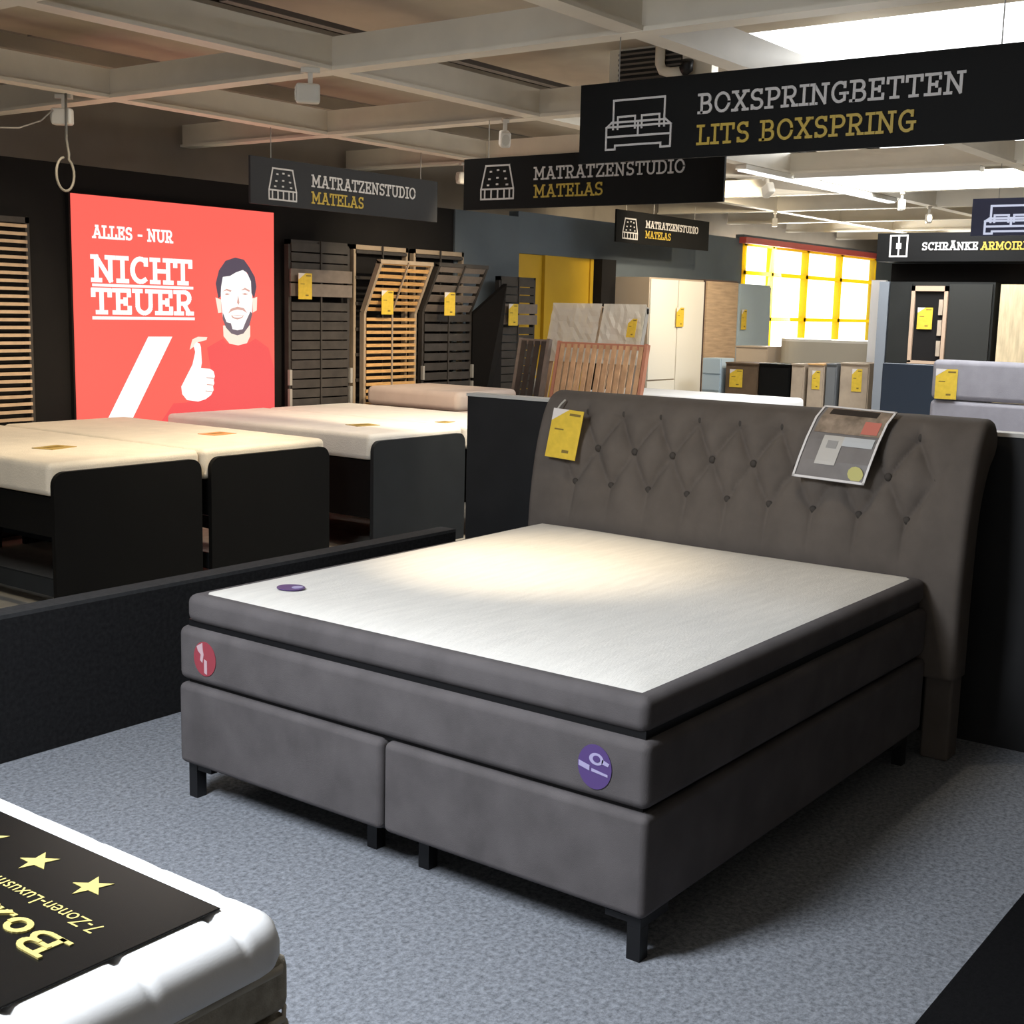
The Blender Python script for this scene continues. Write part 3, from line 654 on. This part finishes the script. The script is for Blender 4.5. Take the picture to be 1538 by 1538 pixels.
s = hsign_x('black hanging sign reading MATRATZENSTUDIO MATELAS partly behind the box spring sign', 4.24, 4.075, 2.12, 2.313, 2.645)
text_mesh('MATRATZENSTUDIO', (4.24, 3.49, 2.488), U, V, NX, .082, 1.11).build('lettering', M_tx, s)
text_mesh('MATELAS', (4.24, 3.487, 2.376), U, V, NX, .082, .53).build('lettering', M_ty, s)
line_art(MAT_ART, lambda a, b: Vector((4.24, 3.925-.27*a, 2.378+.215*b)), Vector(NX), .011).build('mattress_symbol', M_tx, s)
U2 = (1, 0, 0)
s = hsign_y('anthracite hanging sign reading MATRATZENSTUDIO MATELAS in front of the red poster', 5.47, 3.60, 5.615, 2.350, 2.675, M_signgrey)
text_mesh('MATRATZENSTUDIO', (4.19, 5.47, 2.510), U2, V, NY, .09, 1.15).build('lettering', M_tx, s)
text_mesh('MATELAS', (4.19, 5.47, 2.392), U2, V, NY, .087, .55).build('lettering', M_ty, s)
line_art(MAT_ART, lambda a, b: Vector((3.77+.265*a, 5.47, 2.393+.215*b)), Vector(NY), .011).build('mattress_symbol', M_tx, s)
s = hsign_y('small distant black sign reading MATRATZENSTUDIO MATELAS before the slate wall', 6.0, 9.19, 11.24, 2.395, 2.735, wx=(9.40, 9.97, 10.9), zt=2.888)
text_mesh('MATRATZENSTUDIO', (9.79, 6.0, 2.575), U2, V, NY, .08, 1.18).build('lettering', M_tx, s)
text_mesh('MATELAS', (9.79, 6.0, 2.465), U2, V, NY, .08, .55).build('lettering', M_ty, s)
line_art(MAT_ART, lambda a, b: Vector((9.32+.30*a, 6.0, 2.44+.21*b)), Vector(NY), .014).build('mattress_symbol', M_tx, s)
M_bluesign = mat('sign_navy', (.045, .055, .12), .45)
s = hsign_x('navy hanging sign with white bed outline at the right picture edge', 8.0, 1.875, .3, 2.328, 2.62, M_bluesign)
line_art(BED_ART, lambda a, b: Vector((8.0, 1.765-.42*a, 2.345+.215*b)), Vector(NX), .016).build('bed_symbol', emis('symbol_white', (.75, .8, 1), .8), s)

# ------------------------------------------------------------------ spot lamps on the beams
def spot(loc, rz, label, lit=False, name='spotlight'):
    o = thing(name, label, 'lamp', (0, 0, 0), 'white spotlights under the ceiling grid')
    MB().box(-.05, .05, -.02, .02, .0, .025).build('mount', M_spot, o)
    MB().box(-.012, .012, -.012, .012, -.06, .0).build('bracket', M_spot, o)
    hd = MB().rbox(-.05, .075, -.034, .034, -.155, -.055, .015, 3)
    hm = hd.build('head', M_spot, o, True, wn=True)
    MB().prism([(.0755, .026*math.cos(t*.524), -.105+.036*math.sin(t*.524)) for t in range(12)], (1, 0, 0), .004).build('lens', M_lens if lit else mat('lamp_glass', (.6, .57, .5), .15), hm)
    o.location = loc; o.rotation_euler = (0, 0, rz); return o
sp0 = spot((2.18, 5.55, 2.862), 2.2, 'white spotlight at the left picture edge above the cable loop')
dup(sp0, (2.30, 3.55, 2.862), (0, 0, 2.4), 'white spotlight above the red poster between two beams')
dup(sp0, (4.22, 3.72, 2.862), (0, .25, 3.9), 'white spotlight above the gap between the two mattress signs')
dup(sp0, (6.15, 5.62, 2.862), (0, 0, 2.9), 'small white spotlight between the two mattress signs')
dup(sp0, (8.12, 3.75, 2.862), (0, .4, 1.0), 'white spotlight below the right end of the box spring sign')
dup(sp0, (9.97, 3.2, 2.862), (0, 0, 3.6), 'far white spotlight above the yellow framed window')
dup(sp0, (11.85, 5.45, 2.862), (0, 0, 3.6), 'farthest white spotlight near the window')
spl = spot((11.75, 3.55, 2.862), 3.6, 'glowing white spotlight above the wardrobe sign', True)
# bed spot (the lamp that pools warm light on the bed) plus others above the mattress row and added fills
def lamp_light(name, loc, tgt, e, ang, blend=.8, rad=.04):
    return light(name, 'SPOT', loc, tgt, e, WARM, spot_size=math.radians(ang), spot_blend=blend, shadow_soft_size=rad)
dup(sp0, (.62, 1.66, 2.862), (0, .5, -.9), 'white spotlight right above the upholstered bed')
lamp_light('bed_spot', (.70, 1.56, 2.70), (1.22, 1.25, .72), 190, 42, 1.0)
lamp_light('mattress_spot', (2.40, 3.60, 2.68), (2.2, 5.4, .8), 270, 75)
lamp_light('mattress_spot', (4.30, 3.62, 2.68), (4.4, 5.4, .8), 330, 75)
lamp_light('frame_spot', (5.9, 4.4, 2.8), (6.3, 6.5, 1.5), 170, 65)
lamp_light('frame_spot', (1.8, 4.8, 2.8), (2.2, 6.5, 1.5), 60, 60)
lamp_light('wardrobe_spot', (10.6, 3.9, 2.8), (10.9, 6.2, 1.4), 120, 70)
lamp_light('wall_fill', (9.4, 4.6, 2.84), (11.0, 6.6, 2.3), 160, 95)  # added fill without a lamp, lightens the slate wall like window spill
lamp_light('aisle_fill', (.4, 3.55, 2.82), (.9, 4.4, 0), 75, 75)  # added fill without a lamp, brightens the aisle floor
lamp_light('aisle_fill', (3.3, 3.62, 2.82), (3.4, 4.8, 0), 90, 50)  # second added fill, for the floor between the display beds
lamp_light('headboard_spot', (1.35, .6, 2.84), (2.15, .9, .95), 26, 85)

# cables, pipe and grille at the ceiling
lo = [(3.57, 7.0, 3.3)]
tag(MB().tube([(2.16, 5.5, 2.89), (2.155, 5.5, 2.62), (2.17, 5.5, 2.53)]+[(2.14+.062*math.sin(t), 5.5, 2.41+.10*math.cos(t)) for t in [k*.3+.45 for k in range(20)]], .008, 8).build('cable_loop', mat('cable_grey', (.16, .15, .13), .5), origin=(2.15, 5.5, 2.31), smooth=True), 'grey cable hanging in a loop left of the red poster', 'cable')
tag(MB().tube([(2.115, 5.57, 2.79), (2.05, 5.6, 2.72), (1.9, 5.6, 2.66), (1.5, 5.65, 2.62)], .005, 6).build('lamp_cable', mat('cable_thin', (.34, .31, .27), .5), origin=(2, 5.6, 2.6)), 'thin slack cable from the leftmost spotlight', 'cable')
vt = thing('ventilation_grille', 'grey ventilation grille above the box spring sign', 'vent', (4.9, 3.2, 3.0))
MB().box(4.36, 4.44, 2.30, 3.02, 3.02, 3.27).build('frame', M_beam, vt)
gm = MB(); gm.box(4.345, 4.36, 2.50, 2.94, 3.06, 3.25)
gm.build('backing', M_deck, vt)
gl = MB()
for k in range(6): gl.box(4.335, 4.345, 2.50, 2.94, 3.07+k*.03, 3.082+k*.03)
gl.build('louvres', mat('louvre_grey', (.16, .14, .12), .5), vt)
pp = thing('drain_pipe', 'pale bent drain pipe hanging beside the ventilation grille', 'pipe', (4.28, 2.6, 3.05))
MB().tube([(4.30, 2.62, 3.25), (4.30, 2.62, 3.14), (4.30, 2.60, 3.10), (4.30, 2.55, 3.085), (4.30, 2.46, 3.085)], .03, 12).build('pipe', M_beam, pp, True)
MB().tube([(4.30, 2.46, 3.085), (4.30, 2.43, 3.10), (4.28, 2.42, 3.14)], .036, 12).build('elbow', M_legs, pp, True)
tl = thing('beam_glow_strip', 'long white glowing strip added for daylight along the beam below the box spring sign', 'lamp', (8.09, 2.7, 2.85))  # glowing strip added to brighten the daylit beam
MB().box(8.03, 8.15, 1.85, 3.45, 2.845, 2.885).build('strip_back', M_spot, tl)
MB().box(8.04, 8.14, 1.87, 3.43, 2.832, 2.845).build('glow_face', emis('beam_glow', (.97, .99, 1), 1.6), tl)
tl = thing('beam_glow_strip', 'long white glowing strip added for daylight on the beam pointing away below the box spring sign', 'lamp', (9, 3.54, 2.85))  # second added strip, glows in place of daylight on this beam
MB().box(7.2, 10.6, 3.49, 3.59, 2.845, 2.885).build('strip_back', M_spot, tl)
MB().box(7.22, 10.58, 3.50, 3.58, 2.832, 2.845).build('glow_face', emis('beam_glow', (.97, .99, 1), 1.6), tl)

# ------------------------------------------------------------------ wardrobes on the far wall
def wardrobe(label, x0, x1, y, z1, mbody, mdoor, doors, drawers=None):
    o = thing('wardrobe', label, 'wardrobe', ((x0+x1)/2, y+.3, F))
    MB().box(x0, x1, y+.02, WY-.005, F, z1).build('body', mbody, o)
    w = (x1-x0)/doors
    for k in range(doors):
        dz = .9 if (drawers == k) else .06
        d = MB().box(x0+k*w+.012, x0+(k+1)*w-.012, y, y+.02, dz, z1-.02).build('door', mdoor, o)
        if drawers == k:
            for q in range(3):
                dr = MB().box(x0+k*w+.006, x0+(k+1)*w-.006, y, y+.02, .07+q*.275, .07+q*.275+.262).build('drawer', mdoor, o)
                MB().box(x0+k*w+.2, x0+(k+1)*w-.2, y-.015, y, .19+q*.275, .205+q*.275).build('handle', M_cap, dr)
    return o
M_wside = mat('wardrobe_taupe', (.42, .35, .28), .5); M_wwhite = mat('wardrobe_white', (.78, .76, .70), .4)
wardrobe('white two door wardrobe with drawers behind the tufted headboard', 9.98, 11.24, 6.02, 2.05, M_wside, M_wwhite, 2, 0)
price_tag('pale yellow price tag on the white two door wardrobe', plane((10.55, 6.0, 1.72), (1, 0, 0), (0, 0, 1)), (0, -1, 0), .17, .22)
M_oak = mat('oak_grain', (.50, .36, .24), .5, .18, 4, stretch=(1, 1, 9))
wardrobe('oak coloured wardrobe right of the white wardrobe', 11.29, 12.12, 6.02, 2.065, mat('dark_side', (.10, .07, .06), .5), M_oak, 1)
M_blue = mat('wardrobe_blue', (.42, .52, .60), .4)
wardrobe('pale blue wardrobe partly in front of the yellow framed window', 12.17, 13.05, 6.02, 2.04, M_blue, M_blue, 1)
price_tag('pale yellow price tag on the pale blue wardrobe', plane((12.19, 6.0, 1.72), (1, 0, 0), (0, 0, 1)), (0, -1, 0), .14, .25)

# stack of slatted frames wrapped in film
def bundle(label, y0, y1, x0, lean, z0, z1, mf, ms, n, wrap=None):
    o = thing('slatted_frame', label, 'slatted frame', (x0, (y0+y1)/2, z0))
    d = Vector((lean, 0, z1-z0)); b = Vector((x0, 0, z0)); fr = MB()
    for y in (y0+.015, y1-.015): fr.bar(b+Vector((0, y, 0)), b+d+Vector((0, y, 0)), .03, .05, (1, 0, 0))
    for t in (.02, .98): fr.bar(b+d*t+Vector((0, y0, 0)), b+d*t+Vector((0, y1, 0)), .05, .03, (1, 0, 0))
    fr.build('frame', mf, o); s_ = MB()
    for k in range(n):
        y = y0+.06+(y1-y0-.12)*k/(n-1); s_.bar(b+Vector((-.02, y, .02)), b+d+Vector((-.02, y, -.02)), .6*(y1-y0)/n, .012, (1, 0, 0))
    s_.build('slats', ms, o)
    if wrap:
        w_ = MB(); nn = 10; R0 = []
        for i in range(nn+1):
            r_ = []
            for j in range(13):
                t = .70+.31*i/nn; y = y0-.01+(y1-y0+.02)*j/12
                p = b+d*t; r_.append(w_.b.verts.new((p.x-.045-random.uniform(0, .012), y, p.z+(.01 if i == nn else 0))))
            R0.append(r_)
        for i in range(nn):
            for j in range(12): w_.b.faces.new((R0[i][j], R0[i+1][j], R0[i+1][j+1], R0[i][j+1]))
        wo = w_.build('plastic_wrap', wrap, o, False); md = wo.modifiers.new('s', 'SOLIDIFY'); md.thickness = .004
    return o
M_film = mat('clear_film', (.88, .85, .76), .12, .06, 6, .6, 10, spec=.8, alpha=.55)
bundle('film wrapped slatted frame leaning in front of the yellow door, left one', 5.00, 5.52, 7.0, .45, F, 1.70, M_tan, M_tan, 7, M_film)
bundle('film wrapped slatted frame leaning beside the white wardrobe, right one', 4.52, 4.95, 7.0, .45, F, 1.70, M_cap, M_tan, 7, M_film)
bundle('reddish wood slatted frame leaning in front of the film wrapped ones', 4.20, 5.14, 6.65, .30, F, 1.385, mat('red_wood', (.50, .22, .14), .5), mat('peach_slat', (.55, .34, .19), .5, .2, 9), 13)
bundle('grey slatted frame leaning at the left end of the wrapped stack', 5.18, 5.52, 6.58, .30, F, 1.40, M_greyslat, M_darkslat, 4)
price_tag('yellow price tag on the film wrapped slatted frames', plane((7.27, 4.61, 1.60), Vector((.0, -1, 0)), Vector((.25, 0, 1)).normalized()), (-1, 0, .25), .09, .17)
# white mattress on a base behind the partition
bb = thing('display_bed', 'white bed whose flat top shows just above the tufted headboard', 'bed', (9.2, 5, F))
MB().rbox(8.35, 9.25, 3.80, 5.75, .10, .62, .02).build('base', M_white, bb, True, wn=True)
MB().rbox(8.33, 9.27, 3.78, 5.77, .62, .86, .04).build('mattress', M_quilt, bb, True, wn=True)
for x in (8.45, 9.15):
    for y in (3.9, 5.65): MB().tube([(x, y, F), (x, y, .11)], .03).build('leg', M_legs, bb)

# sideboards, counter and boxes at the far right of the hall
def cabinet(label, x, y0, y1, z1, m, depth=.4, name='sideboard', tagz=None, mt=None):
    o = thing(name, label, 'sideboard', (x+depth/2, (y0+y1)/2, F))
    MB().box(x, x+depth, y1, y0, .06, z1).build('body', m, o)
    MB().box(x-.015, x, y1+.01, y0-.01, .09, z1-.03).build('front', m, o)
    MB().box(x+.02, x+depth-.02, y1+.03, y0-.03, F, .06).build('plinth', M_legs, o)
    MB().box(x-.02, x+depth, y1, y0, z1, z1+.015).build('top', mt or m, o)
    return o
M_brown = mat('walnut', (.12, .08, .05), .5, .2, 8); M_sand = mat('sand_wood', (.42, .34, .26), .5, .12, 8); M_grey = mat('grey_front', (.16, .17, .18), .5)
cabinet('brown walnut sideboard left of the black one', 10.5, 5.30, 4.90, 1.11, M_brown)
cabinet('black sideboard between the brown and the sand coloured ones', 10.5, 4.885, 4.52, 1.115, M_panel)
cabinet('sand coloured tall cabinet right of the black sideboard', 10.5, 4.50, 4.35, 1.13, M_sand)
cabinet('narrow sand coloured cabinet with brown edge', 10.5, 4.31, 4.12, 1.14, M_sand, mt=M_woodslat)
cabinet('narrow grey cabinet between sand coloured cabinets', 10.5, 4.10, 3.98, 1.15, M_grey)
cabinet('sand coloured cabinet with two yellow tags beside the dark wall', 10.5, 3.94, 3.62, 1.165, M_sand)
price_tag('yellow price tag on the brown walnut sideboard', plane((10.48, 5.24, 1.05), (0, -1, 0), (0, 0, 1)), (-1, 0, 0), .16, .2)
price_tag('yellow price tag on the narrow sand coloured cabinet', plane((10.48, 4.25, 1.08), (0, -1, 0), (0, 0, 1)), (-1, 0, 0), .09, .2)
price_tag('yellow price tag on the sand coloured cabinet beside the dark wall', plane((10.48, 3.80, 1.12), (0, -1, 0), (0, 0, 1)), (-1, 0, 0), .11, .24)
ct = thing('counter', 'pale curved reception counter under the yellow framed window', 'counter', (12, 4.4, F))
cpts = [(11.6, 3.75, .9), (11.6, 5.0, .9)]+[(11.85-.25*math.cos(t*.26), 5.0+.25*math.sin(t*.26), .9) for t in range(1, 7)]+[(12.2, 5.25, .9), (12.2, 3.75, .9)]
M_counter = mat('counter_cream', (.52, .48, .40), .45)
MB().prism([(x, y, 1.03) for x, y, _ in cpts], (0, 0, 1), .33).build('front', M_counter, ct); MB().prism([(x, y, F) for x, y, _ in cpts], (0, 0, 1), 1.036).build('base', M_sand, ct)
MB().prism([(x, y, 1.36) for x, y, _ in cpts], (0, 0, 1), .03).build('top', M_wwhite, ct)
cabinet('low taupe shelf unit beside the pale counter', 11.6, 5.75, 5.33, 1.27, M_wside)
cb = thing('drawer_box', 'pale blue stacked drawer box beside the white wardrobe', 'drawers', (10.6, 5.47, F))
MB().box(10.5, 10.8, 5.36, 5.60, F, 1.16).build('body', M_blue, cb); MB().box(10.485, 10.5, 5.37, 5.59, .99, 1.15).build('drawer', M_blue, cb); MB().box(10.485, 10.5, 5.37, 5.59, .80, .97).build('drawer', M_blue, cb)
tag(MB().box(11.0, 11.05, 3.70, 3.86, F, 2.06).build('glare_strip', mat('glare_white', (.85, .86, .88), .15), origin=(11, 3.78, F)), 'narrow white strip drawn for window glare beside the dark wardrobe wall', 'panel')  # white slab stands in for a strip of window glare

# dark wardrobe wall with sign band
M_dk = mat('dark_wardrobe', (.020, .021, .020), .6, .1, 3, spec=.15)
dw = thing('display_wall', 'dark wardrobe display wall below the wardrobe sign', 'display wall', (10.2, 2, F))
MB().box(10.35, 10.5, -1.5, 3.40, F, 2.21).build('wall_panel', M_blackshade, dw)
tag(MB().box(10.05, 10.345, 3.30, 3.40, F, 2.02).build('side_panel', mat('cool_grey', (.20, .22, .25), .4), origin=(10.2, 3.35, F)), 'cool grey end panel at the left of the dark wardrobe', 'panel')
s = tag(MB().box(10.0, 10.36, -1.5, 3.43, 2.215, 2.49).build('sign_band', M_sign, origin=(10.1, 2, 2.21)), 'black sign band reading SCHRÄNKE ARMOIRES on top of the dark wall', 'sign')
text_mesh('SCHRÄNKE', (10.0, 2.975, 2.322), U, V, NX, .075, .54, .16).build('lettering', M_tx, s); text_mesh('ARMOIRES', (10.0, 2.405, 2.322), U, V, NX, .075, .50, .16).build('lettering', M_ty, s)
line_art([[(0,0),(0,1),(1,1),(1,0),(0,0)],[(.5,0),(.5,1)],[(.4,.4),(.4,.6)],[(.6,.4),(.6,.6)]], lambda a, b: Vector((10.0, 3.295-.17*a, 2.265+.20*b)), Vector(NX), .016).build('wardrobe_symbol', M_tx, s)
w_ = thing('wardrobe', 'dark grey wardrobe with wood framed mirror opening', 'wardrobe', (10.2, 2.7, F))
MB().box(10.06, 10.35, 2.26, 3.29, F, 2.02).build('body', M_dk, w_)
MB().box(10.04, 10.06, 3.06, 3.28, .05, 2.0).build('door', M_dk, w_); MB().box(10.04, 10.06, 2.28, 2.69, .05, 2.0).build('door', mat('dark_gloss', (.035, .036, .034), .3), w_)
fr = MB().box(10.02, 10.06, 3.02, 3.055, 1.23, 1.98).box(10.02, 10.06, 2.695, 2.73, 1.23, 1.98).box(10.02, 10.06, 2.695, 3.055, 1.93, 1.98).box(10.02, 10.06, 2.695, 3.055, 1.22, 1.25)
fr.build('wood_frame', mat('frame_wood', (.50, .36, .26), .5), w_); MB().box(10.05, 10.061, 2.73, 3.02, 1.25, 1.93).build('opening', M_blackshade, w_)
for z in (1.30, 1.5, 1.7): MB().box(10.03, 10.05, 2.74, 2.78, z, z+.15).build('shelf_item', M_sand, w_)
price_tag('yellow price tag in the wood framed opening of the dark wardrobe', plane((10.035, 2.985, 1.77), U, V), NX, .15, .21)
tag(MB().box(10.0, 10.335, 1.3, 2.19, F, 2.0).build('wood_panel', mat('light_wood', (.62, .50, .32), .5, .2, 5, stretch=(1, 6, 1)), origin=(10.1, 1.7, F)), 'light wood wardrobe front at the right picture edge', 'wardrobe')
tag(MB().rbox(8.0, 8.08, 1.95, 2.53, F, 1.285, .01, 2).build('navy_panel', mat('navy_board', (.022, .036, .060), .5), origin=(8, 2.2, F)), 'navy blue upright panel left of the grey headboard', 'panel')
gb = thing('boxspring_bed', 'light grey upholstered bed whose headboard shows behind the black partition', 'bed', (5.2, .5, F))
M_gv = mat('light_grey_fabric', (.30, .29, .32), .85, .08, 10, .2, 300)
MB().rbox(6.0, 6.12, -.6, 1.42, 1.13, 1.395, .035).build('headboard', M_gv, gb, True, wn=True); MB().rbox(6.0, 6.12, -.6, 1.42, F, 1.125, .03).build('headboard', M_gv, gb, True, wn=True)
MB().rbox(4.0, 5.99, -.5, 1.3, .1, .6, .03).build('mattress', M_gv, gb, True, wn=True)
for x in (4.15, 5.85):
    for y in (-.35, 1.15): MB().tube([(x, y, F), (x, y, .11)], .03).build('leg', M_legs, gb)
price_tag('yellow price tag on the light grey headboard at the right', plane((5.99, 1.385, 1.335), U, (0, 0, 1)), NX, .145, .20)
